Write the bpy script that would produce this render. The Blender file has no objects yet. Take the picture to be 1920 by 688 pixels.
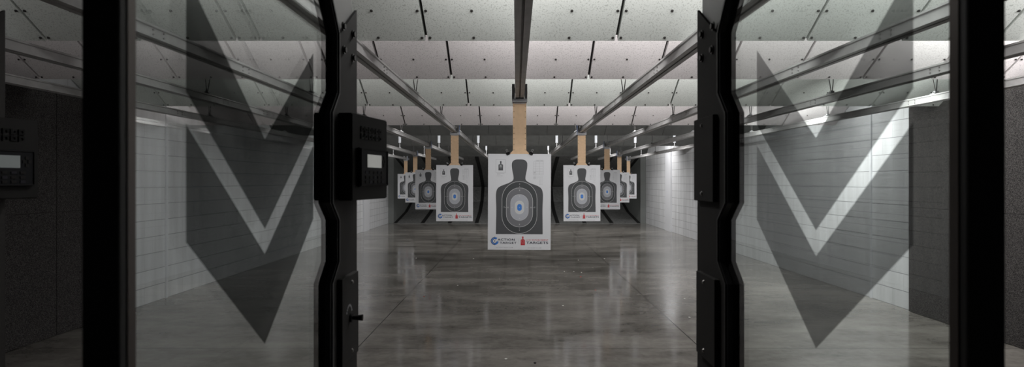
import bpy, bmesh, math, random
from mathutils import Vector, Matrix
random.seed(7)
S = bpy.context.scene
COL = S.collection
H = 1.69                       # camera height
LANE = 1.07
PI = math.pi

# ------------------------------------------------------------------ materials
def new_mat(name):
    m = bpy.data.materials.new(name); m.use_nodes = True
    nt = m.node_tree
    b = nt.nodes['Principled BSDF']
    return m, nt, b

def plain(name, col, rough=.5, metal=0., spec=.5, noise=0., scale=60., bump=0., bscale=200.):
    m, nt, b = new_mat(name)
    b.inputs['Base Color'].default_value = (*col, 1)
    b.inputs['Roughness'].default_value = rough
    b.inputs['Metallic'].default_value = metal
    b.inputs['Specular IOR Level'].default_value = spec
    tc = nt.nodes.new('ShaderNodeTexCoord')
    if noise:
        n = nt.nodes.new('ShaderNodeTexNoise'); n.inputs['Scale'].default_value = scale; n.inputs['Detail'].default_value = 5
        nt.links.new(tc.outputs['Object'], n.inputs['Vector'])
        r = nt.nodes.new('ShaderNodeValToRGB')
        r.color_ramp.elements[0].position = .3; r.color_ramp.elements[1].position = .7
        r.color_ramp.elements[0].color = (*[c*(1-noise) for c in col], 1)
        r.color_ramp.elements[1].color = (*[min(1, c*(1+noise)) for c in col], 1)
        nt.links.new(n.outputs['Fac'], r.inputs['Fac'])
        nt.links.new(r.outputs['Color'], b.inputs['Base Color'])
    if bump:
        n2 = nt.nodes.new('ShaderNodeTexNoise'); n2.inputs['Scale'].default_value = bscale
        nt.links.new(tc.outputs['Object'], n2.inputs['Vector'])
        bp = nt.nodes.new('ShaderNodeBump'); bp.inputs['Strength'].default_value = bump; bp.inputs['Distance'].default_value = .003
        nt.links.new(n2.outputs['Fac'], bp.inputs['Height'])
        nt.links.new(bp.outputs['Normal'], b.inputs['Normal'])
    return m

def lk(nt, a, b): nt.links.new(a, b)

def mat_floor():
    m, nt, b = new_mat('polished_concrete')
    N = nt.nodes.new
    tc = N('ShaderNodeTexCoord')
    mp = N('ShaderNodeMapping'); mp.inputs['Scale'].default_value = (.8, 1.7, 1)
    lk(nt, tc.outputs['Object'], mp.inputs['Vector'])
    n1 = N('ShaderNodeTexNoise'); n1.inputs['Scale'].default_value = 1.1; n1.inputs['Detail'].default_value = 9; n1.inputs['Roughness'].default_value = .65
    lk(nt, mp.outputs['Vector'], n1.inputs['Vector'])
    n2 = N('ShaderNodeTexNoise'); n2.inputs['Scale'].default_value = .35; n2.inputs['Detail'].default_value = 3
    lk(nt, tc.outputs['Object'], n2.inputs['Vector'])
    n3 = N('ShaderNodeTexNoise'); n3.inputs['Scale'].default_value = 9; n3.inputs['Detail'].default_value = 8; n3.inputs['Distortion'].default_value = 1.2
    lk(nt, tc.outputs['Object'], n3.inputs['Vector'])
    r1 = N('ShaderNodeValToRGB')
    e = r1.color_ramp.elements
    e[0].position = .38; e[0].color = FLOOR_A
    e[1].position = .66; e[1].color = FLOOR_B
    mx = N('ShaderNodeMath'); mx.operation = 'MULTIPLY_ADD'; mx.inputs[1].default_value = .55
    lk(nt, n1.outputs['Fac'], mx.inputs[0])
    m2 = N('ShaderNodeMath'); m2.operation = 'MULTIPLY_ADD'; m2.inputs[1].default_value = .3
    lk(nt, n2.outputs['Fac'], m2.inputs[0])
    m3 = N('ShaderNodeMath'); m3.operation = 'MULTIPLY'; m3.inputs[1].default_value = .15
    lk(nt, n3.outputs['Fac'], m3.inputs[0])
    lk(nt, m3.outputs[0], m2.inputs[2]); lk(nt, m2.outputs[0], mx.inputs[2])
    lk(nt, mx.outputs[0], r1.inputs['Fac'])
    # saw-cut joints
    sp = N('ShaderNodeSeparateXYZ'); lk(nt, tc.outputs['Object'], sp.inputs[0])
    def joint(out, origin, period, half):
        s = N('ShaderNodeMath'); s.operation = 'SUBTRACT'; s.inputs[1].default_value = origin - period/2; lk(nt, out, s.inputs[0])
        f = N('ShaderNodeMath'); f.operation = 'FLOORED_MODULO'; f.inputs[1].default_value = period; lk(nt, s.outputs[0], f.inputs[0])
        a = N('ShaderNodeMath'); a.operation = 'SUBTRACT'; a.inputs[1].default_value = period/2; lk(nt, f.outputs[0], a.inputs[0])
        c = N('ShaderNodeMath'); c.operation = 'ABSOLUTE'; lk(nt, a.outputs[0], c.inputs[0])
        l = N('ShaderNodeMath'); l.operation = 'LESS_THAN'; l.inputs[1].default_value = half; lk(nt, c.outputs[0], l.inputs[0])
        return l.outputs[0]
    jx = joint(sp.outputs['X'], 1.83, 3.47, .006); jy = joint(sp.outputs['Y'], 8.66, 2.74, .004)
    jm = N('ShaderNodeMath'); jm.operation = 'MAXIMUM'; lk(nt, jx, jm.inputs[0]); lk(nt, jy, jm.inputs[1])
    mixc = N('ShaderNodeMix'); mixc.data_type = 'RGBA'
    lk(nt, jm.outputs[0], mixc.inputs[0]); lk(nt, r1.outputs['Color'], mixc.inputs[6]); mixc.inputs[7].default_value = (.035, .03, .026, 1)
    lk(nt, mixc.outputs[2], b.inputs['Base Color'])
    rr = N('ShaderNodeMapRange'); rr.inputs['From Min'].default_value = .35; rr.inputs['From Max'].default_value = .65
    rr.inputs['To Min'].default_value = .09; rr.inputs['To Max'].default_value = .16
    lk(nt, n1.outputs['Fac'], rr.inputs['Value']); lk(nt, rr.outputs[0], b.inputs['Roughness'])
    b.inputs['Specular IOR Level'].default_value = .5
    bp = N('ShaderNodeBump'); bp.inputs['Strength'].default_value = .025; bp.inputs['Distance'].default_value = .01
    lk(nt, n3.outputs['Fac'], bp.inputs['Height']); lk(nt, bp.outputs['Normal'], b.inputs['Normal'])
    return m

def mat_block():
    m, nt, b = new_mat('painted_block')
    N = nt.nodes.new
    tc = N('ShaderNodeTexCoord'); sp = N('ShaderNodeSeparateXYZ'); lk(nt, tc.outputs['Object'], sp.inputs[0])
    cb = N('ShaderNodeCombineXYZ'); lk(nt, sp.outputs['Y'], cb.inputs[0]); lk(nt, sp.outputs['Z'], cb.inputs[1])
    br = N('ShaderNodeTexBrick')
    br.inputs['Scale'].default_value = 1; br.inputs['Brick Width'].default_value = .457; br.inputs['Row Height'].default_value = .228
    br.inputs['Mortar Size'].default_value = .006; br.inputs['Mortar Smooth'].default_value = .3; br.offset = .5
    br.inputs['Color1'].default_value = (.70, .71, .73, 1); br.inputs['Color2'].default_value = (.66, .67, .69, 1); br.inputs['Mortar'].default_value = (.60, .605, .62, 1)
    lk(nt, cb.outputs[0], br.inputs['Vector'])
    n = N('ShaderNodeTexNoise'); n.inputs['Scale'].default_value = 70; n.inputs['Detail'].default_value = 4
    lk(nt, tc.outputs['Object'], n.inputs['Vector'])
    ns = N('ShaderNodeTexNoise'); ns.inputs['Scale'].default_value = 2.2; ns.inputs['Detail'].default_value = 6
    mpn = N('ShaderNodeMapping'); mpn.inputs['Scale'].default_value = (1, 3, .3); lk(nt, tc.outputs['Object'], mpn.inputs['Vector']); lk(nt, mpn.outputs[0], ns.inputs['Vector'])
    mr = N('ShaderNodeMapRange'); mr.inputs['From Min'].default_value = .35; mr.inputs['From Max'].default_value = .7; mr.inputs['To Min'].default_value = .86; mr.inputs['To Max'].default_value = 1.05
    lk(nt, ns.outputs['Fac'], mr.inputs['Value'])
    mu = N('ShaderNodeMix'); mu.data_type = 'RGBA'; mu.blend_type = 'MULTIPLY'; mu.inputs[0].default_value = 1
    bh = N('ShaderNodeTexBrick')          # the bed joints are open and darker than the head joints
    bh.inputs['Scale'].default_value = 1; bh.inputs['Brick Width'].default_value = 500; bh.inputs['Row Height'].default_value = .228
    bh.inputs['Mortar Size'].default_value = .006; bh.inputs['Mortar Smooth'].default_value = .2
    bh.inputs['Color1'].default_value = (1, 1, 1, 1); bh.inputs['Color2'].default_value = (1, 1, 1, 1); bh.inputs['Mortar'].default_value = (.62, .62, .64, 1)
    lk(nt, cb.outputs[0], bh.inputs['Vector'])
    mb = N('ShaderNodeMix'); mb.data_type = 'RGBA'; mb.blend_type = 'MULTIPLY'; mb.inputs[0].default_value = 1
    lk(nt, br.outputs['Color'], mb.inputs[6]); lk(nt, bh.outputs['Color'], mb.inputs[7])
    lk(nt, mb.outputs[2], mu.inputs[6]); lk(nt, mr.outputs[0], mu.inputs[7])
    lk(nt, mu.outputs[2], b.inputs['Base Color'])
    b.inputs['Roughness'].default_value = .55
    ad = N('ShaderNodeMath'); ad.operation = 'MULTIPLY_ADD'; ad.inputs[1].default_value = -1.0
    sc = N('ShaderNodeMath'); sc.operation = 'MULTIPLY'; sc.inputs[1].default_value = .25; lk(nt, n.outputs['Fac'], sc.inputs[0])
    lk(nt, br.outputs['Fac'], ad.inputs[0]); lk(nt, sc.outputs[0], ad.inputs[2])
    bp = N('ShaderNodeBump'); bp.inputs['Strength'].default_value = .5; bp.inputs['Distance'].default_value = .006
    lk(nt, ad.outputs[0], bp.inputs['Height']); lk(nt, bp.outputs['Normal'], b.inputs['Normal'])
    return m

def mat_speckle(name, dark, light, thr, scale, rough, bump=.3, inv=False, soft=.05):
    """small pits or grains on a surface"""
    m, nt, b = new_mat(name)
    N = nt.nodes.new
    tc = N('ShaderNodeTexCoord')
    n = N('ShaderNodeTexNoise'); n.inputs['Scale'].default_value = scale; n.inputs['Detail'].default_value = 2
    lk(nt, tc.outputs['Object'], n.inputs['Vector'])
    r = N('ShaderNodeValToRGB'); e = r.color_ramp.elements
    e[0].position = thr; e[0].color = (*dark, 1); e[1].position = thr+soft; e[1].color = (*light, 1)
    lk(nt, n.outputs['Fac'], r.inputs['Fac'])
    n2 = N('ShaderNodeTexNoise'); n2.inputs['Scale'].default_value = 1.7; n2.inputs['Detail'].default_value = 4
    lk(nt, tc.outputs['Object'], n2.inputs['Vector'])
    mr = N('ShaderNodeMapRange'); mr.inputs['From Min'].default_value = .3; mr.inputs['From Max'].default_value = .7; mr.inputs['To Min'].default_value = .94; mr.inputs['To Max'].default_value = 1.03
    lk(nt, n2.outputs['Fac'], mr.inputs['Value'])
    mu = N('ShaderNodeMix'); mu.data_type = 'RGBA'; mu.blend_type = 'MULTIPLY'; mu.inputs[0].default_value = 1
    lk(nt, r.outputs['Color'], mu.inputs[6]); lk(nt, mr.outputs[0], mu.inputs[7])
    lk(nt, mu.outputs[2], b.inputs['Base Color'])
    b.inputs['Roughness'].default_value = rough
    b.inputs['Specular IOR Level'].default_value = .3
    bp = N('ShaderNodeBump'); bp.inputs['Strength'].default_value = bump; bp.inputs['Distance'].default_value = .004
    lk(nt, r.outputs['Color'], bp.inputs['Height']); lk(nt, bp.outputs['Normal'], b.inputs['Normal'])
    return m

def mat_trap():
    m, nt, b = new_mat('bullet_worn_steel')
    N = nt.nodes.new
    tc = N('ShaderNodeTexCoord')
    n = N('ShaderNodeTexNoise'); n.inputs['Scale'].default_value = 14; n.inputs['Detail'].default_value = 8; n.inputs['Roughness'].default_value = .7
    lk(nt, tc.outputs['Object'], n.inputs['Vector'])
    r = N('ShaderNodeValToRGB'); e = r.color_ramp.elements
    e[0].position = .33; e[0].color = (.09, .091, .09, 1); e[1].position = .65; e[1].color = (.24, .244, .24, 1)
    lk(nt, n.outputs['Fac'], r.inputs['Fac'])
    lk(nt, r.outputs['Color'], b.inputs['Base Color'])
    b.inputs['Roughness'].default_value = .6
    return m

def mat_glass():
    m = bpy.data.materials.new('clear_glass'); m.use_nodes = True
    nt = m.node_tree; nt.nodes.clear(); N = nt.nodes.new
    out = N('ShaderNodeOutputMaterial'); mix = N('ShaderNodeMixShader')
    t = N('ShaderNodeBsdfTransparent'); t.inputs['Color'].default_value = (.915, .945, .935, 1)
    g = N('ShaderNodeBsdfGlossy'); g.inputs['Roughness'].default_value = .0; g.inputs['Color'].default_value = (1, 1, 1, 1)
    f = N('ShaderNodeFresnel')
    ge = N('ShaderNodeNewGeometry')       # both faces of the pane reflect alike
    iv = N('ShaderNodeMath'); iv.operation = 'MULTIPLY_ADD'; iv.inputs[1].default_value = (1/1.42-1.42); iv.inputs[2].default_value = 1.42
    lk(nt, ge.outputs['Backfacing'], iv.inputs[0]); lk(nt, iv.outputs[0], f.inputs['IOR'])
    lk(nt, f.outputs[0], mix.inputs[0])
    lk(nt, t.outputs[0], mix.inputs[1]); lk(nt, g.outputs[0], mix.inputs[2]); lk(nt, mix.outputs[0], out.inputs[0])
    return m

def mat_film():
    m = bpy.data.materials.new('smoked_film'); m.use_nodes = True
    nt = m.node_tree; nt.nodes.clear(); N = nt.nodes.new
    out = N('ShaderNodeOutputMaterial'); mix = N('ShaderNodeMixShader'); mix.inputs[0].default_value = .14
    t = N('ShaderNodeBsdfTransparent'); t.inputs['Color'].default_value = (FILM, FILM, FILM, 1)
    d = N('ShaderNodeBsdfDiffuse'); d.inputs['Color'].default_value = (.05, .052, .053, 1)
    lk(nt, t.outputs[0], mix.inputs[1]); lk(nt, d.outputs[0], mix.inputs[2]); lk(nt, mix.outputs[0], out.inputs[0])
    return m

def mat_screen():
    m, nt, b = new_mat('lcd_screen')
    b.inputs['Base Color'].default_value = (.30, .31, .29, 1); b.inputs['Roughness'].default_value = .25
    b.inputs['Emission Color'].default_value = (.80, .80, .74, 1); b.inputs['Emission Strength'].default_value = .20
    return m

FLOOR_A = (.105, .097, .087, 1); FLOOR_B = (.36, .338, .310, 1); FILM = .62
M = {}
M['floor'] = mat_floor(); M['block'] = mat_block()
M['baffle_w'] = mat_speckle('board_green_lamp_tint', (.45, .47, .45), (.66, .685, .66), .355, 125, .8, soft=.09)  # greenish lamp tint put into the white board colour
M['baffle_p'] = mat_speckle('board_pink_lamp_tint', (.46, .43, .44), (.67, .635, .64), .355, 125, .8, soft=.09)  # same boards, with a pinkish lamp tint in the colour
M['baffle_d'] = plain('dark_baffle', (.105, .108, .105), .7, noise=.15, scale=6)
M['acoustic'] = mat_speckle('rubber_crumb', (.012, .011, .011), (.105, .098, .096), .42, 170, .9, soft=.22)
M['trap'] = mat_trap()
M['trap_dark'] = plain('black_rubber_strip', (.008, .008, .008), .7)
M['trap_side'] = plain('grey_trap_frame', (.16, .17, .165), .6)
M['rail'] = plain('galvanised_rail', (.42, .415, .415), .5, metal=.15, noise=.12, scale=9)
M['zinc'] = plain('bright_zinc', (.45, .45, .46), .45, metal=.8)
M['steel_grey'] = plain('grey_painted_plate', (.48, .485, .51), .45, noise=.05, scale=40)
M['blue'] = plain('blue_motor_cover', (.035, .085, .23), .45)
M['card'] = plain('corrugated_cardboard', (.74, .52, .335), .8, noise=.06, scale=25)
M['card_hole'] = plain('punched_hole', (.10, .06, .03), .9)
M['paper'] = plain('target_paper', (.70, .71, .74), .7)
M['ink'] = plain('print_charcoal', (.070, .073, .079), .6)
M['ring_dark'] = plain('print_ring_black', (.050, .055, .059), .6)
M['ring_grey'] = plain('print_ring_grey', (.165, .168, .182), .6)
M['ring_light'] = plain('print_ring_light', (.42, .435, .48), .6)
M['ring_white'] = plain('print_ring_white', (.60, .61, .61), .6)
M['ring_line'] = plain('print_line_white', (.55, .56, .57), .6)
M['ring_blue'] = plain('print_blue', (.045, .20, .62), .6)
M['navy'] = plain('print_navy', (.018, .02, .045), .6)
M['red'] = plain('print_red', (.50, .02, .035), .6)
M['pale_red'] = plain('print_pale_red', (.62, .22, .22), .6)
M['thin'] = plain('print_thin_grey', (.38, .385, .41), .6)
M['black'] = plain('black_powder_coat', (.020, .019, .019), .55, bump=.15, bscale=600)
M['black_plate'] = plain('black_textured_plate', (.034, .032, .031), .8, spec=.25, noise=.12, scale=220, bump=.2, bscale=500)
M['gasket'] = plain('black_gasket', (.008, .008, .010), .45)
M['upright'] = plain('grey_steel_upright', (.46, .46, .46), .5, noise=.06, scale=8)
M['bolt'] = plain('dark_bolt', (.05, .047, .045), .4, metal=.5)
M['boltzinc'] = plain('bolt_steel', (.30, .29, .28), .35, metal=.8)
M['housing'] = plain('charcoal_housing', (.019, .018, .0175), .75, spec=.25, noise=.08, scale=200, bump=.12, bscale=500)
M['bezel'] = plain('dark_bezel', (.011, .011, .014), .7, spec=.2)
M['emblem'] = plain('black_emblem', (.005, .005, .005), .7, spec=.2)
M['glass'] = mat_glass(); M['film'] = mat_film(); M['screen'] = mat_screen()
M['tube'] = plain('white_conduit', (.60, .62, .66), .5)
M['trimw'] = plain('white_trim_paint', (.66, .67, .70), .5)
M['ceil'] = plain('dark_ceiling_paint', (.04, .04, .04), .9)
M['scrap_w'] = plain('white_scrap', (.7, .7, .66), .7)
M['scrap_r'] = plain('red_scrap', (.5, .06, .05), .6)
M['bar_side_lit'] = plain('lit_bar_side', (.10, .082, .074), .4, metal=.5)  # range light on the bar's side, put into a lighter brown

# ------------------------------------------------------------------ mesh helpers
def finish(name, bm, mats, parent=None, smooth=False):
    bmesh.ops.remove_doubles(bm, verts=bm.verts, dist=1e-6) if False else None
    bmesh.ops.recalc_face_normals(bm, faces=bm.faces)
    me = bpy.data.meshes.new(name); bm.to_mesh(me); bm.free()
    for m in (mats if isinstance(mats, (list, tuple)) else [mats]): me.materials.append(m)
    if smooth:
        for p in me.polygons: p.use_smooth = True
    o = bpy.data.objects.new(name, me); COL.objects.link(o)
    if parent: o.parent = parent
    return o

def box(bm, x0, x1, y0, y1, z0, z1, mi=0, bev=0.):
    vs = [bm.verts.new(v) for v in ((x0,y0,z0),(x1,y0,z0),(x1,y1,z0),(x0,y1,z0),(x0,y0,z1),(x1,y0,z1),(x1,y1,z1),(x0,y1,z1))]
    fs = [bm.faces.new([vs[i] for i in q]) for q in ((0,3,2,1),(4,5,6,7),(0,1,5,4),(1,2,6,5),(2,3,7,6),(3,0,4,7))]
    for f in fs: f.material_index = mi
    if bev:
        es = list({e for f in fs for e in f.edges})
        bmesh.ops.bevel(bm, geom=es, offset=bev, segments=2, affect='EDGES', profile=.6)

def prism(bm, pts, axis, a, b, mi=0):
    """closed polygon pts extruded along axis from a to b. axis 'x': pts are (y,z); 'y': (x,z); 'z': (x,y)"""
    def P(p, t):
        return (t, p[0], p[1]) if axis == 'x' else (p[0], t, p[1]) if axis == 'y' else (p[0], p[1], t)
    A = [bm.verts.new(P(p, a)) for p in pts]; B = [bm.verts.new(P(p, b)) for p in pts]
    n = len(pts)
    fs = [bm.faces.new(A), bm.faces.new(B[::-1])]
    for i in range(n):
        fs.append(bm.faces.new([A[i], B[i], B[(i+1) % n], A[(i+1) % n]]))
    for f in fs: f.material_index = mi
    return fs

def cyl(bm, p0, p1, r0, r1=None, n=12, mi=0):
    r1 = r0 if r1 is None else r1
    p0 = Vector(p0); p1 = Vector(p1); d = (p1-p0).normalized()
    u = d.orthogonal().normalized(); v = d.cross(u)
    A = [bm.verts.new(p0 + (u*math.cos(2*PI*i/n)+v*math.sin(2*PI*i/n))*r0) for i in range(n)]
    B = [bm.verts.new(p1 + (u*math.cos(2*PI*i/n)+v*math.sin(2*PI*i/n))*r1) for i in range(n)]
    fs = [bm.faces.new(A[::-1]), bm.faces.new(B)]
    for i in range(n): fs.append(bm.faces.new([A[i], A[(i+1) % n], B[(i+1) % n], B[i]]))
    for f in fs: f.material_index = mi

def tube(bm, pts, r, n=6, mi=0):
    for a, b in zip(pts, pts[1:]): cyl(bm, a, b, r, n=n, mi=mi)

def thing(name, label, cat, loc=(0,0,0), group=None):
    o = bpy.data.objects.new(name, None); COL.objects.link(o); o.location = loc
    o.empty_display_size = .1
    return tag(o, label, cat, group)

def tag(o, label, cat, group=None):
    o['label'] = label; o['category'] = cat
    if group: o['group'] = group
    return o

def struct(name, bm, m):
    o = finish(name, bm, m); o['kind'] = 'structure'; return o

def copy_tree(o, parent=None):
    c = o.copy(); COL.objects.link(c)
    if parent: c.parent = parent
    for ch in list(o.children): copy_tree(ch, c)
    return c

ORD = {1: 'first', 2: 'second', 3: 'third', 4: 'fourth'}
def side_word(i): return 'left' if i < 0 else 'right'

# ------------------------------------------------------------------ the setting
WX = 5.10; YB = 23.2; YN = -1.5; ZC = 4.3
bm = bmesh.new(); box(bm, -6, 6, YN, 30, -.1, 0); struct('floor', bm, M['floor'])
bm = bmesh.new(); box(bm, -6, 6, YN, 30, ZC, ZC+.1); struct('ceiling', bm, M['ceil'])
bm = bmesh.new(); box(bm, -WX-.2, -WX, YN, YB, 0, ZC); struct('wall_left', bm, M['block'])
bm = bmesh.new(); box(bm, WX, WX+.2, YN, YB, 0, ZC); struct('wall_right', bm, M['block'])
bm = bmesh.new(); box(bm, -6, 6, 29, 29.2, 0, ZC); struct('wall_back', bm, M['ceil'])
for k, s in ((1, -1), (2, 1)):       # pilaster columns far down the side walls
    bm = bmesh.new(); box(bm, min(s*WX, s*(WX-.05)), max(s*WX, s*(WX-.05)), 19.35, 20.05, 0, 3.6, bev=.004)
    struct('trim_%d' % k, bm, M['trimw'])
for k, s in ((3, -1), (4, 1)):       # joint strips on the side walls
    bm = bmesh.new(); box(bm, min(s*WX, s*(WX-.022)), max(s*WX, s*(WX-.022)), 8.46, 8.50, 0, 3.6, bev=.003)
    struct('trim_%d' % k, bm, M['trimw'])

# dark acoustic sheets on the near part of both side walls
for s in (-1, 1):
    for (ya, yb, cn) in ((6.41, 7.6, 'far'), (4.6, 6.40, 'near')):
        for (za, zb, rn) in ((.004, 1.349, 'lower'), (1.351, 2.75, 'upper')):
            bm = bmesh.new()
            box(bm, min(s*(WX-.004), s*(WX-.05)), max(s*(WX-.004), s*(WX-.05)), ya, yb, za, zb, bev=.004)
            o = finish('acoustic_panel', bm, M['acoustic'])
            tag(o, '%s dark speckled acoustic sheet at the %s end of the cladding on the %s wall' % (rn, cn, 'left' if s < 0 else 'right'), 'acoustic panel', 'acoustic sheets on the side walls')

# ------------------------------------------------------------------ ceiling baffles
PW = .605
ANG = math.radians(33)
def baffle(idx, D, zb, mat, label, boltmat, gaps, L=1.12):
    root = thing('ceiling_baffle', label, 'ceiling baffle', (0, D, zb+H), 'sloping ceiling baffles over the range')
    cu, su = math.cos(ANG), math.sin(ANG)
    def P(x, t, n): return Vector((x, -t*cu - n*su*-1*-1, t*su - n*cu*1)) if False else Vector((x, -t*cu + n*su, t*su + n*cu))
    # t runs up the slope toward the shooter, n is thickness above the board
    def panel_mesh(w):
        bm = bmesh.new(); th = .04
        v = [bm.verts.new(P(x, t, n)) for n in (0, th) for (x, t) in ((0,0),(w,0),(w,L),(0,L))]
        for q in ((0,1,2,3),(7,6,5,4),(0,4,5,1),(1,5,6,2),(2,6,7,3),(3,7,4,0)): bm.faces.new([v[i] for i in q])
        return bm
    first = None; firstbolts = []
    xs = []
    n = 8
    for k in range(-n-1, n+1):
        xs.append(k*PW)
    bolt_me = None
    for k in range(-n-1, n+1):
        x0 = max(k*PW, -WX+.005); x1 = min((k+1)*PW, WX-.005)
        if x1-x0 < .03: continue
        ga = gaps if (k % 2 == 1) else (gaps if idx < 3 else .002)
        gb = gaps if ((k+1) % 2 == 1) else (gaps if idx < 3 else .002)
        bmp = panel_mesh(x1-x0-ga/2-gb/2)
        o = finish('baffle_panel', bmp, mat, root)
        o.location = (x0+ga/2, 0, 0)
        if not boltmat: continue
        w = x1-x0
        for t in (.028, .245):
            for fx in ((.042, .5, .958) if w > .5 else (.5,)):
                px = fx*w
                if bolt_me is None:
                    b2 = bmesh.new()
                    nrm = (P(0, 0, -1)-P(0, 0, 0))
                    cyl(b2, (0,0,0), nrm*.003, .0088, n=12); cyl(b2, nrm*.003, nrm*.009, .0055, n=6)
                    bo = finish('bolt', b2, boltmat, o); bolt_me = bo.data
                else:
                    bo = bpy.data.objects.new('bolt', bolt_me); COL.objects.link(bo); bo.parent = o
                bo.location = P(px-ga/2, t, 0)
    # frame bars behind the boards, hidden side
    bm = bmesh.new()
    for xx in (-4.2, -2.1, 0, 2.1, 4.2):
        v = [bm.verts.new(P(x, t, nn)) for nn in (.04, .10) for (x, t) in ((xx-.03,.05),(xx+.03,.05),(xx+.03,L-.05),(xx-.03,L-.05))]
        for q in ((0,1,2,3),(7,6,5,4),(0,4,5,1),(1,5,6,2),(2,6,7,3),(3,7,4,0)): bm.faces.new([v[i] for i in q])
        # hanger up to the ceiling
        q = P(xx, L*.5, .10); box(bm, q.x-.015, q.x+.015, q.y-.015, q.y+.015, q.z-.02, ZC-(zb+H))
    for t in (.112,):   # dark board added behind the seams to make the gaps read dark
        v = [bm.verts.new(P(x, tt, nn)) for nn in (.041, .06) for (x, tt) in ((-WX+.02,t-.1),(WX-.02,t-.1),(WX-.02,L-.02),(-WX+.02,L-.02))]
        for qd in ((0,1,2,3),(7,6,5,4),(0,4,5,1),(1,5,6,2),(2,6,7,3),(3,7,4,0)): bm.faces.new([v[i] for i in qd])
    finish('support_frame', bm, M['black'], root)
    return root
B = [(3.745, .893), (5.19, .899), (7.06, .897), (9.42, .892)]
baffle(1, *B[0], M['baffle_w'], 'wide greenish white bolted ceiling baffle nearest the shooting stalls', M['bolt'], .020)
baffle(2, *B[1], M['baffle_p'], 'pinkish white bolted ceiling baffle just behind the nearest one', M['bolt'], .022)
baffle(3, *B[2], M['baffle_w'], 'greenish white ceiling baffle third from the stalls', M['bolt'], .020)
baffle(4, *B[3], M['baffle_p'], 'pinkish white ceiling baffle farthest of the pale ones', M['bolt'], .022)
baffle(5, 12.3, .95, M['baffle_d'], 'dark grey steel ceiling baffle just beyond the last pale one', None, .006)
baffle(6, 16.8, 1.0, M['baffle_d'], 'dark grey steel ceiling baffle farthest away before the bullet trap', None, .006)

# ------------------------------------------------------------------ bullet trap
trap = thing('bullet_trap', 'dark grey funnel-shaped steel bullet trap with black seam strips across the far end', 'bullet trap', (0, YB, 0))
UP = [(YB, 2.66), (25.6, 2.15), (27.8, 1.44)]
LO = [(YB, .012), (25.5, .34), (26.9, .74), (27.8, 1.42)]
def sheet(profile, x0, x1, th):
    bm = bmesh.new()
    for (a, b) in zip(profile, profile[1:]):
        prism(bm, [(a[0]-YB, a[1]), (b[0]-YB, b[1]), (b[0]-YB, b[1]+th), (a[0]-YB, a[1]+th)], 'x', x0, x1)
    return bm
edges = [-WX+.22] + [(n+.5)*LANE for n in range(-4, 4)] + [WX-.22]
for a, b in zip(edges, edges[1:]):
    finish('upper_plate', sheet(UP, a, b, .01), M['trap'], trap)
    finish('lower_plate', sheet(LO, a, b, -.01), M['trap'], trap)
for x in [-WX+.27] + edges[1:-1] + [WX-.27]:
    finish('seam_strip', sheet([(p[0], p[1]-.012) for p in UP], x-.075, x+.075, .01), M['trap_dark'], trap)
    finish('seam_strip', sheet([(p[0], p[1]+.012) for p in LO], x-.075, x+.075, -.01), M['trap_dark'], trap)
for s in (-1, 1):
    bm = bmesh.new(); box(bm, min(s*(WX-.22), s*(WX+.2)), max(s*(WX-.22), s*(WX+.2)), .002, 4.8, 0, 2.66)
    finish('side_plate', bm, M['trap_side'], trap)
bm = bmesh.new(); prism(bm, [(0, 2.66), (-1.2, 3.5), (-1.2, 3.52), (0, 2.68)], 'x', -WX, WX); finish('hood_plate', bm, M['baffle_d'], trap)
bm = bmesh.new(); box(bm, -WX, WX, 4.9, 5.0, 0, 4.2); finish('rear_chamber', bm, M['trap_dark'], trap)

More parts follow.
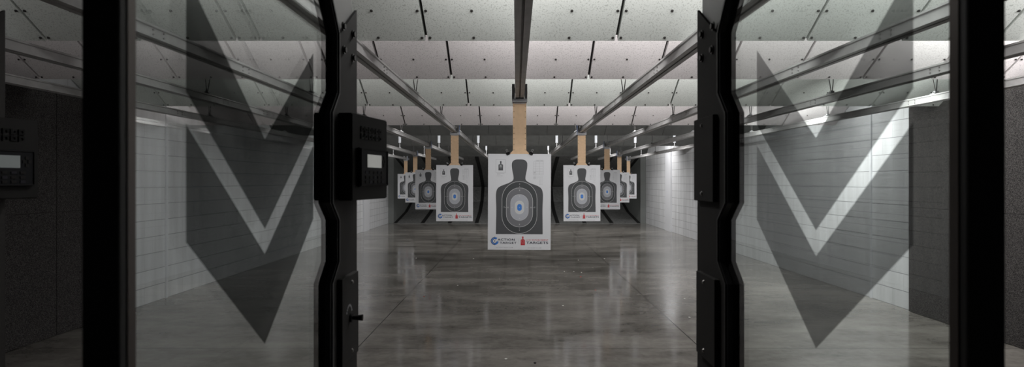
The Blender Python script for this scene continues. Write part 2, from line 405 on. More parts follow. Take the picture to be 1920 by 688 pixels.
# ------------------------------------------------------------------ target rails
RB, RT = H+.814, H+.8885
LY = {0: 5.78, 1: 9.87, 2: 14.03, 3: 18.43, 4: 22.54}
RAIL_BOLT = {}
def make_rail(label, i):
    root = thing('target_rail', label, 'rail', (i*LANE, 0, RB), 'overhead target rails')
    h = RT-RB; w = .043; y0, y1 = 1.15, 23.1
    v = .032
    prof = [(-w, 0), (-.007, 0), (-.007, .042), (.007, .042), (.007, 0), (w, 0), (w, .008), (v, .011), (v, h-.016), (w, h-.012), (w, h),
            (-w, h), (-w, h-.012), (-v, h-.016), (-v, .011), (-w, .008)]
    bm = bmesh.new()
    # cap quads: split the concave outline so that the end faces are clean
    prism(bm, prof, 'y', y0, y1)
    finish('beam', bm, M['rail'], root)
    def base(bm, y):
        box(bm, -.04, .04, y-.035, y+.035, h, h+.012, 0, bev=.002)
        for sx in (-.028, .028):
            cyl(bm, (sx, y, h+.012), (sx, y, h+.022), .008, n=6)
    for y, ztop in ((6.03, 1.15), (8.12, 1.30), (10.75, 1.25)):
        bm = bmesh.new(); base(bm, y)
        box(bm, -.018, .018, y-.015, y+.015, h+.012, h+.035)
        for sx in (-1, 1):
            tube(bm, [(sx*.006, y, h+.03), (sx*.035, y+.02, ztop+H-RB)], .005, mi=1)
        finish('hanger', bm, [M['zinc'], M['bolt']], root)
    for y, tb in ((14.0, 0), (16.0, 1), (18.2, 0), (20.25, 2 if abs(i) <= 1 else 0)):
        bm = bmesh.new(); base(bm, y)
        cyl(bm, (0, y, h+.01), (0, y, ZC-RB), .0075 if not tb else .011, n=8)
        cyl(bm, (0, y, h+.012), (0, y, h+.04), .018, n=10)
        hg = finish('hanger', bm, M['zinc'], root)
        if tb:
            bm = bmesh.new(); r = .037 if tb == 1 else .028
            zb = 1.035+H-RB if tb == 1 else 1.06+H-RB
            cyl(bm, (0, y, zb), (0, y, ZC-RB-.1), r, n=16)
            finish('conduit_sleeve', bm, M['tube'], hg)
    for y in (3.35, 3.45, 4.45, 4.55, 6.3, 6.4, 7.3, 7.4):
        for sx in (-1, 1):
            for zz in (.022, h-.026):
                key = ('bolt', sx)
                if key not in RAIL_BOLT:
                    bm = bmesh.new(); cyl(bm, (sx*.031, 0, 0), (sx*.038, 0, 0), .006, n=8)
                    o = finish('bolt', bm, M['boltzinc'], root); RAIL_BOLT[key] = o.data
                else:
                    o = bpy.data.objects.new('bolt', RAIL_BOLT[key]); COL.objects.link(o); o.parent = root
                o.location = (0, y, zz)
    return root
rail_lab = lambda i: 'straight grey steel target rail running above the centre lane, seen from below' if i == 0 else \
    '%s grey overhead target rail to the %s of the centre one' % (ORD[abs(i)], side_word(i))
for i in range(-4, 5):
    make_rail(rail_lab(i), i)

# ------------------------------------------------------------------ target carriers
def make_carrier():
    root = bpy.data.objects.new('target_carrier', None); COL.objects.link(root)   # origin: on lane centre, rail bottom height, front plate y=0
    h = RT-RB
    bm = bmesh.new()
    # U shaped front plate wrapped round the rail
    W = .075; top = .135; bot = -.040; nz = -.008; nw = .047
    prism(bm, [(-W, bot), (W, bot), (W, top), (nw, top), (nw, nz), (-nw, nz), (-nw, top), (-W, top)], 'y', -.03, .0)
    finish('front_plate', bm, M['steel_grey'], root)
    bm = bmesh.new()
    for s in (-1, 1):
        box(bm, min(s*.050, s*.072), max(s*.050, s*.072), .001, .11, -.036, top-.004, bev=.002)
    box(bm, -.072, .072, .001, .11, -.038, -.012, bev=.002)
    finish('drive_body', bm, M['blue'], root)
    for s in (-1, 1):
        bm = bmesh.new()
        box(bm, s*.036-.004, s*.036+.004, -.034, -.030, -.0165, -.0115)
        finish('notch_screw', bm, M['zinc'], root)
    bm = bmesh.new()
    for s in (-1, 1):
        for yy in (.03, .085):
            cyl(bm, (s*.044, yy, h+.004), (s*.049, yy, h+.004), .014, n=12)
    box(bm, -.05, .05, .02, .10, h+.022, h+.032)
    finish('roller_bridge', bm, M['boltzinc'], root)
    bm = bmesh.new()
    box(bm, -.058, .058, .004, .010, -.052, -.039); box(bm, -.058, .058, .022, .028, -.10, -.039)
    finish('clamp_jaw', bm, M['steel_grey'], root)
    return root
# cardboard
ZT = H+.265                       # top edge of the target
def make_backer():
    bm = bmesh.new()
    zt = RB-.042; z1 = ZT+.035; z2 = ZT-.005
    hw = .066; fw = .105
    prism(bm, [(-hw, zt), (hw, zt), (hw, z1), (fw, z2), (fw, ZT-.30), (-fw, ZT-.30), (-fw, z2), (-hw, z1)], 'y', .0, .005)
    o = finish('cardboard_backer', bm, M['card'])
    bm = bmesh.new()
    z = zt-.035; k = 0
    while z > z1-.01:
        for s in (-1, 1):
            if k in (3,) : continue
            cyl(bm, (s*(hw-.010), -.0006, z), (s*(hw-.010), .0, z), .0038, n=8)
        z -= .054; k += 1
    finish('punched_hole', bm, M['card_hole'], o)
    return o
def make_clip():
    root = bpy.data.objects.new('binder_clip', None); COL.objects.link(root)
    bm = bmesh.new()      # wedge body opens downwards round the sheets, origin at the gripped edge
    prism(bm, [(-.014, .012), (.014, .012), (.010, -.012), (.012, -.013), (.0165, .014), (-.0165, .014), (-.012, -.013), (-.010, -.012)], 'x', -.019, .019)
    finish('clip_body', bm, M['emblem'], root)
    for s in (-1, 1):
        bm = bmesh.new()
        y = s*.012
        pts = [(-.010, y, -.008), (-.006, y*1.1, .030), (-.009, y*1.2, .040), (0, y*1.2, .046), (.009, y*1.2, .040), (.006, y*1.1, .030), (.010, y, -.008)]
        tube(bm, pts, .0019)
        finish('wire_handle', bm, M['zinc'], root)
    return root

# ------------------------------------------------------------------ the printed target
PX = .62/118.
def t_xy(px, py):                    # layout units of the print: origin at top left, one unit is PX
    return ((px-974.0)*PX, -(py-289.0)*PX)
MI = ['paper', 'ink', 'ring_dark', 'ring_grey', 'ring_light', 'ring_white', 'ring_line', 'ring_blue', 'navy', 'red', 'pale_red', 'thin']
IX = {n: i for i, n in enumerate(MI)}
def make_target():
    bm = bmesh.new()
    w = .31; h = 180*PX
    box(bm, -w, w, 0, .0022, -h, 0)
    def fill(pts, mat, layer):
        y = -.00025*layer
        f = bm.faces.new([bm.verts.new((x, y, z)) for (x, z) in pts]); f.material_index = IX[mat]
        return f
    def band(outer, inner, mat, layer):
        y = -.00025*layer; n = len(outer)
        A = [bm.verts.new((x, y, z)) for x, z in outer]; Bv = [bm.verts.new((x, y, z)) for x, z in inner]
        for i in range(n):
            f = bm.faces.new([A[i], A[(i+1) % n], Bv[(i+1) % n], Bv[i]]); f.material_index = IX[mat]
    def rect(x0, y0, x1, y1, mat, layer):
        a = t_xy(x0, y0); b = t_xy(x1, y1)
        fill([(a[0], a[1]), (b[0], a[1]), (b[0], b[1]), (a[0], b[1])], mat, layer)
    def smooth(pts, it=2):
        for _ in range(it):
            q = []
            n = len(pts)
            for i in range(n):
                a = pts[i]; b = pts[(i+1) % n]
                q.append((a[0]*.75+b[0]*.25, a[1]*.75+b[1]*.25)); q.append((a[0]*.25+b[0]*.75, a[1]*.25+b[1]*.75))
            pts = q
        return pts
    half = [(974, 299.2), (982.5, 299.4), (988.0, 303.5), (988.9, 310.5), (987.3, 322), (985.2, 331), (985.1, 338.2), (993, 343.4), (1007.5, 348.4), (1015.6, 353.2), (1018.2, 362), (1018.3, 372), (1017.2, 393), (1017.8, 420), (1018.0, 439.6)]
    full = half + [(1948-x, y) for x, y in reversed(half[1:])]
    # round the outline except at the two bottom corners
    def rounded(pts):
        out = []
        n = len(pts)
        for i in range(n):
            p = pts[i]
            if p[1] > 439: out.append(p); continue
            a = pts[i-1]; b = pts[(i+1) % n]
            for t in (0, .25, .5, .75, 1):
                s = Vector(((a[0]+p[0])/2, (a[1]+p[1])/2)); e = Vector(((b[0]+p[0])/2, (b[1]+p[1])/2)); c = Vector(p)
                v = s*(1-t)**2 + c*2*t*(1-t) + e*t*t
                if not out or (Vector(out[-1])-v).length > 1e-4: out.append((v.x, v.y))
        return out
    sil = [t_xy(*p) for p in rounded(full)]
    fill(sil, 'ink', 1)
    CX, CY = 974.2, 389.4
    def stadium(hw, hh, n=14):
        pts = []; s = hh-hw
        for k in range(n+1):
            a = PI*k/n; pts.append((CX+hw*math.cos(a), CY-s-hw*math.sin(a)))
        for k in range(n+1):
            a = PI+PI*k/n; pts.append((CX+hw*math.cos(a), CY+s-hw*math.sin(a)))
        return [t_xy(*p) for p in pts]
    def ring(hw, hh, fillmat, linemat, lw, layer):
        if fillmat: fill(stadium(hw, hh), fillmat, layer)
        if linemat: band(stadium(hw, hh), stadium(hw-lw, hh-lw), linemat, layer+1)
    ring(33.3, 49.2, 'ring_dark', 'ring_line', .75, 2)
    ring(25.2, 37.2, 'ring_grey', 'ring_line', .75, 4)
    ring(17.0, 24.8, 'ring_light', 'ring_white', .6, 6)
    ring(8.8, 12.8, 'ring_white', None, 0, 8)
    ring(4.3, 6.4, 'ring_blue', None, 0, 9)
    # writing
    def text(s, x0, y0, x1, y1, mat, layer, bold=0., space=1.):
        cu = bpy.data.curves.new('t', 'FONT'); cu.body = s; cu.size = 1; cu.offset = bold; cu.space_character = space
        ob = bpy.data.objects.new('t', cu); COL.objects.link(ob)
        dg = bpy.context.evaluated_depsgraph_get(); dg.update()
        me = bpy.data.meshes.new_from_object(ob.evaluated_get(dg))
        vs = [v.co.copy() for v in me.vertices]
        bx0 = min(v.x for v in vs); bx1 = max(v.x for v in vs); by0 = min(v.y for v in vs); by1 = max(v.y for v in vs)
        a = t_xy(x0, y1); b = t_xy(x1, y0)
        nv = [bm.verts.new((a[0]+(v.x-bx0)/(bx1-bx0)*(b[0]-a[0]), -.00025*layer, a[1]+(v.y-by0)/(by1-by0)*(b[1]-a[1]))) for v in vs]
        for p in me.polygons:
            try:
                f = bm.faces.new([nv[i] for i in p.vertices]); f.material_index = IX[mat]
            except ValueError: pass
        bpy.data.objects.remove(ob); bpy.data.curves.remove(cu); bpy.data.meshes.remove(me)
    def digit(c, x, y, mat, layer, w=1.5, h=2.5): text(c, x-w/2, y-h/2, x+w/2, y+h/2, mat, layer, .02)
    for c, y in (('7', 346), ('8', 357.2), ('9', 368.3)):
        digit(c, 974.3, y, 'ring_white', 9); digit(c, 974.3, 2*CY-y-.3, 'ring_white', 9)
    for c, x in (('7', 945.4), ('8', 952.6), ('9', 960.2)):
        digit(c, x, CY, 'ring_white', 9); digit(c, 2*CX-x, CY, 'ring_white', 9)
    for x in (948.1, 1000.1): rect(x-.8, CY-.25, x+.8, CY+.25, 'ring_white', 9)
    for y in (350.2, 428.4): rect(CX-.25, y-.8, CX+.25, y+.8, 'ring_white', 9)
    digit('X', CX, CY, 'ring_white', 11, 1.6, 2.0)
    # small inset with its own silhouette
    def frame(x0, y0, x1, y1, lw, mat, layer):
        rect(x0, y0, x1, y0+lw, mat, layer); rect(x0, y1-lw, x1, y1, mat, layer); rect(x0, y0, x0+lw, y1, mat, layer); rect(x1-lw, y0, x1, y1, mat, layer)
    frame(929.5, 299.4, 948.2, 324.6, .35, 'thin', 1)
    def mini(cx, top, bot, sx, mat, layer):
        k = (bot-top)/140.4
        pts = [(cx+(x-974)*k*sx, top+(y-299.2)*k) for x, y in rounded(full)]
        fill([t_xy(*p) for p in pts], mat, layer)
    mini(938.7, 302.6, 320, .80, 'ink', 1)
    def small_ring(cx, cy, hw, hh, lw, mat, layer, n=16):
        o = [t_xy(cx+hw*math.cos(2*PI*k/n), cy+hh*math.sin(2*PI*k/n)) for k in range(n)]
        i = [t_xy(cx+(hw-lw)*math.cos(2*PI*k/n), cy+(hh-lw)*math.sin(2*PI*k/n)) for k in range(n)]
        band(o, i, mat, layer)
    small_ring(938.7, 312.2, 2.9, 4.1, .35, 'ring_light', 2); small_ring(938.7, 312.2, 1.4, 2.1, .8, 'ring_white', 2)
    for y, xa, xb in ((325.4, 931.5, 945.4), (327.6, 932, 938), (330.3, 931.2, 942)):
        x = xa
        while x < xb:
            rect(x, y-.3, min(xb, x+1.5), y+.3, 'thin', 1); x += 1.9
    # score table
    for k in range(9):
        y = 303.2+k*(328.1-303.2)/8; rect(1000, y-.14, 1018.8, y+.14, 'thin', 1)
    for x in (1000, 1004.6, 1011.6, 1018.7): rect(x-.14, 300.3 if x > 1001 else 303.2, x+.14, 328.1, 'thin', 1)
    rect(1004.6, 300.2, 1018.8, 300.5, 'thin', 1)
    rect(1005.4, 301.4, 1010.6, 302.3, 'thin', 1); rect(1013, 301.4, 1017.6, 302.3, 'thin', 1)
    rect(1000.6, 323, 1003.8, 323.7, 'ring_grey', 1); rect(1000.6, 326, 1003.2, 326.6, 'thin', 1)
    for y in (330.5, 332.8, 335.3):
        rect(1000, y-.3, 1005, y+.3, 'thin', 1); rect(1005.4, y+.15, 1018, y+.35, 'thin', 1)
    for y in (338.1, 340.6, 343.2, 345.6):
        rect(1011.3, y-.25, 1013.4, y+.25, 'thin', 1); rect(1013.8, y+.1, 1018, y+.3, 'thin', 1)
    # left mark: round sight with a gap on the right
    cx, cy = 928.0, 452.6
    def arc_band(r0, r1, a0, a1, mat, layer, n=28):
        o = []; i = []
        for k in range(n+1):
            a = a0+(a1-a0)*k/n
            o.append(t_xy(cx+r1*math.cos(a), cy-r1*math.sin(a))); i.append(t_xy(cx+r0*math.cos(a), cy-r0*math.sin(a)))
        fill(o+i[::-1], mat, layer)
    D2 = math.radians
    arc_band(3.5, 7.4, D2(48), D2(360-6), 'ring_blue', 1)
    arc_band(6.5, 7.4, D2(85), D2(275), 'navy', 2); arc_band(3.5, 4.3, D2(60), D2(350), 'navy', 2)
    arc_band(5.5, 5.9, D2(95), D2(265), 'ring_light', 2)
    n = 16
    fill([t_xy(cx+1.1*math.cos(2*PI*k/n), cy+1.1*math.sin(2*PI*k/n)) for k in range(n)], 'navy', 1)
    for dx, dy in ((0, -1), (0, 1), (-1, 0)):
        rect(min(cx+dx*7.2-.15, cx+dx*8.7), min(cy+dy*7.2-.15, cy+dy*8.7), max(cx+dx*7.2+.15, cx+dx*8.7), max(cy+dy*7.2+.15, cy+dy*8.7), 'navy', 1)
    text('ACTION', 933.2, 448.0, 965.4, 452.0, 'navy', 3, .022, 1.1)
    text('TARGET', 937.2, 454.0, 969.0, 457.8, 'navy', 3, .022, 1.1)
    text('ACTIONTARGET.COM', 930.3, 463.7, 962.0, 465.8, 'thin', 1, .01, 1.15)
    rect(966.4, 451.4, 966.9, 451.9, 'thin', 1)
    rect(972.45, 448.4, 972.7, 457.6, 'thin', 1)
    # right mark: red silhouette
    mini(980.7, 443.9, 460.3, .78, 'red', 1)
    small_ring(980.7, 453.0, 3.0, 5.0, .5, 'pale_red', 2); small_ring(980.7, 453.0, 1.7, 3.2, .5, 'pale_red', 2)
    text('LAW ENFORCEMENT', 987.0, 449.0, 1028.3, 452.0, 'red', 1, .012, 1.3)
    text('TARGETS', 987.0, 453.3, 1028.3, 458.0, 'navy', 1, .025, 1.05)
    text('LETARGETS.COM', 990.0, 464.3, 1015.2, 466.1, 'thin', 1, .01, 1.2)
    # keep every printed face turned to the shooter
    me = bpy.data.meshes.new('paper_target')
    for f in bm.faces:
        f.normal_update()
        if abs(f.normal.y) > .9 and f.calc_center_median().y < -1e-5 and f.normal.y > 0: f.normal_flip()
    bm.to_mesh(me); bm.free()
    for n_ in MI: me.materials.append(M[n_])
    o = bpy.data.objects.new('paper_target', me); COL.objects.link(o)
    return o

tgt_lab = {0: 'large paper silhouette target on the centre lane, nearest of all'}
crd = {}
for i in (-4, -3, -2, -1, 1, 2, 3, 4):
    a = abs(i); s = side_word(i)
    tgt_lab[i] = 'paper silhouette target %s to the %s of the large centre one' % (ORD[a], s)
car0 = make_carrier(); bk0 = make_backer(); tg0 = make_target(); cl0 = make_clip()
used = dict(car=False, bk=False, tg=False, cl=False)
def inst(key, o):
    if not used[key]: used[key] = True; return o
    return copy_tree(o)
for i in (0, -1, 1, -2, 2, -3, 3, -4, 4):
    y = LY[abs(i)]; x = i*LANE
    where = 'the large centre target' if i == 0 else 'the %s target %s of centre' % (ORD[abs(i)], side_word(i))
    c = inst('car', car0); c.location = (x, y, RB)
    tag(c, 'grey and blue carrier on the rail above %s' % where, 'target carrier', 'target carriers on the rails')
    b = inst('bk', bk0); b.location = (x, y+.0125, 0)
    tag(b, 'tan cardboard strip with flared foot holding %s' % where, 'cardboard', 'cardboard backers under the carriers')
    t = inst('tg', tg0); t.location = (x, y+.0098, ZT)
    t.rotation_euler = (0, math.radians({0: .25, 1: -.2, -1: .15}.get(i, 0)), 0)
    tag(t, tgt_lab[i], 'shooting target', 'silhouette targets across the lanes')
    for s in (-1, 1):
        k = inst('cl', cl0); k.location = (x+s*.113, y+.0135, ZT+.004)
        k.rotation_euler = (0, math.radians(s*22), 0)
        tag(k, 'black binder clip on the %s top of %s' % ('left' if s < 0 else 'right', where), 'binder clip', 'binder clips gripping the targets')

# ------------------------------------------------------------------ stall dividers
NEAR = [(1.60, .3985), (1.60, .237), (1.542, .178), (1.542, -.0575), (1.60, -.106), (1.60, -.217), (1.542, -.268), (1.542, -H+.006)]
LEAN = [(1.538, .474), (1.33, .727)]
FAR = 1.785
def zw(pts): return [(y, z+H) for y, z in pts]
def make_divider(knob=True):
    root = bpy.data.objects.new('stall_divider', None); COL.objects.link(root)
    hw = .017
    # black channel that grips the glass, following the dog-legs
    line = zw(LEAN[::-1] + NEAR)
    bm = bmesh.new()
    back = [(y+.004, z) for y, z in line]; front = [(y-.024, z) for y, z in line]
    for s0, s1 in ((-hw-.004, -.0075), (.0075, hw+.004)):
        prism(bm, front + back[::-1], 'x', s0, s1)
    prism(bm, [(y-.002, z) for y, z in line] + back[::-1], 'x', -.0075, .0075)
    finish('gasket_channel', bm, M['gasket'], root)
    # second thin lip of the channel
    bm = bmesh.new()
    for s in (-1, 1):
        prism(bm, [(y-.016, z) for y, z in line] + [(y-.008, z) for y, z in line[::-1]], 'x', min(s*(hw+.004), s*(hw+.008)), max(s*(hw+.004), s*(hw+.008)))
    finish('gasket_lip', bm, M['black'], root)
    # grey upright that carries on above the dark plates
    bm = bmesh.new()
    prism(bm, zw([(1.604, .30), (1.762, .30), (1.762, .727), (1.335, .727), (1.542, .474), (1.604, .3985)]), 'x', -.009, .009)
    finish('upright', bm, M['upright'], root)
    # dark side plates
    pl = zw([(y+.004, z) for y, z in NEAR] + [(FAR, -H+.006), (FAR, .519)])
    for s in (-1, 1):
        bm = bmesh.new(); prism(bm, pl, 'x', min(s*.0095, s*hw), max(s*.0095, s*hw))
        p = finish('post_plate', bm, M['black_plate'], root)
        for (yy, zz) in ((1.647, .424), (1.745, .424), (1.647, .338), (1.745, .338)) if False else ((1.640, .432), (1.738, .434), (1.648, .368), (1.738, .364)):
            bm = bmesh.new()
            x = s*hw
            cyl(bm, (x, yy, zz+H), (x+s*.003, yy, zz+H), .0125, n=16)
            cyl(bm, (x+s*.003, yy, zz+H), (x+s*.008, yy, zz+H), .0085, n=6)
            finish('bolt', bm, M['bolt'], p)
    # bolted cover plates
    def cover(s, y0, y1, z0, z1, name, label=None):
        bm = bmesh.new()
        box(bm, min(s*hw, s*(hw+.014)), max(s*hw, s*(hw+.014)), y0, y1, z0+H, z1+H, bev=.002)
        p = finish(name, bm, M['black_plate'], root)
        for zz in (z0+.022, z1-.022):
            bm = bmesh.new()
            x = s*(hw+.014); yy = (y0+y1)/2+.01
            cyl(bm, (x, yy, zz+H), (x+s*.004, yy, zz+H), .0065, .004, n=12)
            finish('rivet', bm, M['boltzinc'], p)
        return p
    cover(-1, 1.604, 1.775, -.0585, .182, 'controller_backing')
    for s in (-1, 1):
        p = cover(s, 1.590, 1.752, -.508, -.268, 'switch_plate')
        if s > 0:
            bm = bmesh.new()
            x = hw+.014
            cyl(bm, (x, 1.665, -.388+H), (x+.006, 1.665, -.388+H), .013, n=16)
            cyl(bm, (x+.006, 1.665, -.388+H), (x+.035, 1.665, -.388+H), .0055, .009, n=12)
            finish('switch_knob', bm, M['emblem'], p)
            bm = bmesh.new()
            for k in range(9):       # worn arc round the switch
                a0 = math.radians(20+k*16); a1 = math.radians(20+k*16+11)
                q = [(1.655+.030*math.cos(a), -.382+H+.034*math.sin(a)) for a in (a0, a1)] + [(1.655+.024*math.cos(a), -.382+H+.028*math.sin(a)) for a in (a1, a0)]
                prism(bm, q, 'x', x, x+.0006)
            finish('switch_mark', bm, M['steel_grey'], p)
    # glass
    gl = [(y-.004, z) for y, z in LEAN[::-1] + NEAR[:-1]]
    poly = zw([(.737, .727)] + gl + [(1.538, -.90), (.737, -.90)])
    bm = bmesh.new(); prism(bm, poly, 'x', -.006, .006)
    g = finish('glass_pane', bm, M['glass'], root)
    for dz in (0, -.2265):
        bm = bmesh.new()
        c, hwid = 1.1565, .2755
        pts = [(c-hwid, .311+dz), (c, .082+dz), (c+hwid, .311+dz), (c+hwid, .134+dz), (c, -.0945+dz), (c-hwid, .134+dz)]
        prism(bm, zw(pts), 'x', .0062, .0066)
        finish('chevron_film', bm, M['film'], g)
    # slender near bar
    bm = bmesh.new(); box(bm, -.023, .023, .708, .733, 0, 2.42, bev=.003)
    finish('near_bar', bm, M['black'], root)
    bm = bmesh.new()
    for s in (-1, 1): box(bm, s*.0235-.0008, s*.0235+.0008, .722, .737, .01, 2.41)  # lighter strips standing for the lit side faces of the bar
    finish('lit_side_strip', bm, M['bar_side_lit'], root)
    bm = bmesh.new(); box(bm, -.012, .012, .735, 1.536, .02, .79, bev=.003); finish('kick_panel', bm, M['black_plate'], root)
    bm = bmesh.new(); box(bm, -.02, .02, .70, 1.335, 2.417, 2.45, bev=.003); finish('top_channel', bm, M['black'], root)
    bm = bmesh.new(); box(bm, -.06, .06, 1.53, 1.80, 0, .0055, bev=.001); finish('foot_plate', bm, M['black'], root)
    return root
d0 = make_divider(); d0.location = (-.535, 0, 0)
tag(d0, 'black framed glass stall divider with grey chevrons just left of the centre lane', 'stall divider', 'glass dividers between the shooting stalls')
d1 = copy_tree(d0); d1.location = (.535, 0, 0)
tag(d1, 'black framed glass stall divider with grey chevrons just right of the centre lane', 'stall divider', 'glass dividers between the shooting stalls')
for g in d1.children:
    if g.name.startswith('glass_pane'):
        for f in g.children: f.location.y = -.032
    if g.name.startswith('gasket') or g.name.startswith('post_plate'): pass
d2 = copy_tree(d0); d2.location = (-1.605, 0, 0)
tag(d2, 'dark stall divider post at the far left edge of the view', 'stall divider', 'glass dividers between the shooting stalls')

# ------------------------------------------------------------------ lane controllers on the posts
def make_controller():
    root = bpy.data.objects.new('lane_controller', None); COL.objects.link(root)
    A = Vector((.058, 1.585, 0)); Bp = Vector((.105, 1.803, 0))
    z0, z1 = H-.0535, H+.1845
    bm = bmesh.new()
    prism(bm, [(.0185, 1.585), (A.x, A.y), (Bp.x, Bp.y), (.0185, 1.803)], 'z', z0, z1)
    bmesh.ops.bevel(bm, geom=[e for e in bm.edges], offset=.003, segments=2, affect='EDGES')
    finish('housing', bm, M['housing'], root)
    u = (Bp-A); L = u.length; u.normalize(); n = Vector((u.y, -u.x, 0))
    if n.x < 0: n = -n
    def slab(bm, t0, t1, za, zb, d0, d1, bev=0.):
        vs = []
        for d in (d0, d1):
            for (t, z) in ((t0, za), (t1, za), (t1, zb), (t0, zb)):
                p = A + u*(t*L) + n*d; vs.append(bm.verts.new((p.x, p.y, z+H)))
        fs = [bm.faces.new([vs[i] for i in q]) for q in ((0,1,2,3),(7,6,5,4),(0,4,5,1),(1,5,6,2),(2,6,7,3),(3,7,4,0))]
        if bev:
            bmesh.ops.bevel(bm, geom=list({e for f in fs for e in f.edges}), offset=bev, segments=2, affect='EDGES')
    bm = bmesh.new(); slab(bm, .12, .92, -.016, .092, .0005, .011, .002)
    bz = finish('keypad_bezel', bm, M['bezel'], root)
    bm = bmesh.new()
    slab(bm, .135, .905, .087, .0895, .011, .0135); slab(bm, .135, .905, -.0135, -.011, .011, .0135); slab(bm, .135, .15, -.011, .087, .011, .0135); slab(bm, .89, .905, -.011, .087, .011, .0135)
    finish('bezel_rim', bm, M['housing'], bz)
    bm = bmesh.new(); slab(bm, .31, .71, .038, .0745, .0112, .0122); finish('screen', bm, M['screen'], bz)
    for r, zz in enumerate((.024, .010, -.003)):
        for k in range(5):
            bm = bmesh.new(); t = .25+k*.115; slab(bm, t, t+.07, zz-.004, zz+.004, .0112, .0126, .0004)
            finish('button', bm, M['housing'] if (r+k) % 3 else M['steel_dark'], bz)
    for k, (t, zz) in enumerate(((.80, .068), (.80, .046), (.765, .057), (.835, .057))):
        bm = bmesh.new(); slab(bm, t-.022, t+.022, zz-.005, zz+.005, .0112, .0126, .0004); finish('button', bm, M['housing'], bz)
    # raised, unreadable two-row badge
    bm = bmesh.new(); rnd = random.Random(3)
    for (za, zb) in ((.137, .153), (.117, .133)):
        t = .22
        for k in range(6):
            w = .078
            slab(bm, t, t+w*.28, za, zb, .0004, .003); 
            m_ = rnd.choice((0, 1, 2))
            if m_ != 1: slab(bm, t+w*.28, t+w, zb-.005, zb, .0004, .003)
            if m_ != 0: slab(bm, t+w*.28, t+w, za, za+.005, .0004, .003)
            slab(bm, t+w*.72, t+w, za+.005, zb-.005, .0004, .003)
            t += .101
    finish('badge', bm, M['emblem'], root)
    return root
M['steel_dark'] = plain('dark_grey_key', (.03, .03, .04), .7, spec=.2)
k0 = make_controller(); k0.location = (-.535, 0, 0)
tag(k0, 'charcoal lane control box with small lit screen on the post left of centre', 'control box', 'lane control boxes on the stall posts')
dim = M['screen'].copy(); dim.name = 'lcd_screen_dim'
dim.node_tree.nodes['Principled BSDF'].inputs['Emission Strength'].default_value = .045
dim.node_tree.nodes['Principled BSDF'].inputs['Emission Color'].default_value = (.7, .85, .9, 1)
k1 = copy_tree(k0)
for c_ in k1.children_recursive:
    if c_.name.startswith('screen'):
        c_.data = c_.data.copy(); c_.data.materials[0] = dim
k1.location = (-1.605, 0, 0)
tag(k1, 'dark lane control box with screen cut off by the left edge of the view', 'control box', 'lane control boxes on the stall posts')

# ------------------------------------------------------------------ scraps on the floor
scr = [(0.86,10.94,0,'white'),(1.04,10.94,0,'white'),(1.17,10.81,0,'white'),(1.10,10.33,1,'red'),(1.29,12.51,0,'white'),(1.88,12.73,0,'white'),(3.46,12.56,0,'white'),(-2.22,12.82,0,'white'),(-.98,9.48,0,'white'),
       (.60,7.94,0,'white'),(1.19,9.07,1,'red'),(-1.38,8.57,1,'red'),(-.13,5.57,0,'white'),(.14,5.44,2,'dark'),(-.96,12.73,0,'white'),(2.38,8.41,0,'white'),(2.11,7.26,0,'white')]
mm = [M['scrap_w'], M['scrap_r'], M['emblem']]
for k, (x, y, c, w) in enumerate(scr):
    bm = bmesh.new(); n = 6
    pts = [(random.uniform(.7, 1.2)*.014*math.cos(2*PI*j/n), random.uniform(.7, 1.2)*.018*math.sin(2*PI*j/n)) for j in range(n)]
    prism(bm, pts, 'z', .0005, .004)
    o = finish('debris_scrap', bm, mm[c]); o.location = (x, y, 0)
    tag(o, 'tiny %s scrap on the floor %s' % (w, 'left of centre' if x < -.3 else 'right of centre' if x > .3 else 'near the front'), 'scrap', 'scraps littering the floor, ' + w)

# ------------------------------------------------------------------ lamps behind the baffles, and one added fill lamp
def lamp(name, x, y, z, w, d, power, tilt, col=(1, 1, 1)):
    li = bpy.data.lights.new(name, 'AREA'); li.shape = 'RECTANGLE'; li.size = w; li.size_y = d; li.energy = power; li.color = col
    o = bpy.data.objects.new(name, li); COL.objects.link(o)
    o.location = (x, y, z)
    o.rotation_euler = (math.radians(tilt), 0, 0)      # 0 = straight down, positive = forward down the range
    return o
SEG = [(-4.0, 1.9, .12), (-1.85, 2.1, .5), (0.3, 1.6, 1.0), (2.0, 1.9, 1.15), (4.0, 1.9, 1.35)]
BAY = [(2.85, 2.82, 13.5, 62), (4.25, 2.79, 10.5, 64), (6.05, 2.80, 10.5, 62), (8.25, 2.81, 11.5, 58), (10.0, 2.82, 17, 48), (14.7, 3.05, 26, 30), (19.1, 3.10, 40, 25)]
G = (1., .985, .965)
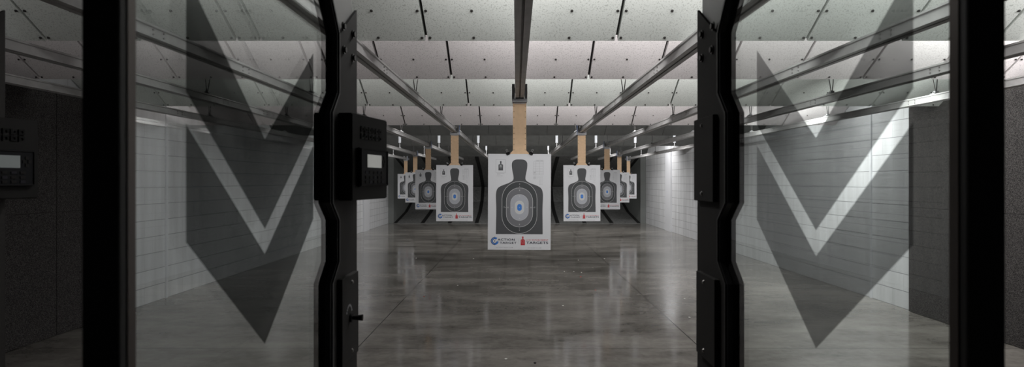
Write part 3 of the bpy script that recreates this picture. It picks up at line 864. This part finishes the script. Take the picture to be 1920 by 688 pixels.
for (y, z, p, tl) in BAY:
    for (x, w, k) in SEG:
        if y < 3.5: k = {-4.0: .22, -1.85: .10, .3: 1.08, 2.0: .9, 4.0: 1.9}[x]
        elif y < 5: k = {-4.0: .10, -1.85: .38, .3: 1.0, 2.0: 1.1, 4.0: 2.8}[x]
        elif y < 7: k = {-4.0: .08, -1.85: .5, .3: 1.0, 2.0: 1.1, 4.0: 3.0}[x]
        elif y < 9: k = {-4.0: .02, -1.85: .5, .3: 1.0, 2.0: 1.2, 4.0: 5.0}[x]
        elif y < 12: k = {-4.0: .09, -1.85: .8, .3: 1.0, 2.0: 1.15, 4.0: 1.3}[x]
        else:
            k = {-4.0: .6, -1.85: .8, .3: 1.0, 2.0: 1.1, 4.0: 1.6}[x]; x *= .92
        lo = lamp('strip_or_fill_lamp', x, y, z, w, .12, p*k, tl, G)
        if x > 3 and 5 < y < 12: lo.rotation_euler = (math.radians(tl*.6), math.radians(-52), 0)      # washes the right wall
lamp('strip_or_fill_lamp', -.35, 2.6, 2.84, .4, .12, 8.0, -14, G)  # added fill lamp that brightens the stall posts

# ------------------------------------------------------------------ world, camera, colour
w = bpy.data.worlds.new('World'); S.world = w; w.use_nodes = True
w.node_tree.nodes['Background'].inputs[0].default_value = (.9, .93, 1, 1)
w.node_tree.nodes['Background'].inputs[1].default_value = .006
cam = bpy.data.cameras.new('camera'); co = bpy.data.objects.new('camera', cam); COL.objects.link(co)
co.location = (-.033, 0, H); co.rotation_euler = (PI/2, 0, 0)
cam.sensor_width = 36; cam.lens = 1100/1920*36; cam.shift_x = -8/1920; cam.shift_y = -5/1920
cam.clip_start = .05; cam.clip_end = 100
cam.dof.use_dof = True; cam.dof.focus_distance = 6.2; cam.dof.aperture_fstop = 4.5
S.camera = co
vs = S.view_settings
S.display_settings.display_device = 'sRGB'
vs.view_transform = 'Standard'; vs.look = 'None'; vs.gamma = 1; vs.use_curve_mapping = False; vs.exposure = 0
S.cycles.max_bounces = 12; S.cycles.transparent_max_bounces = 24
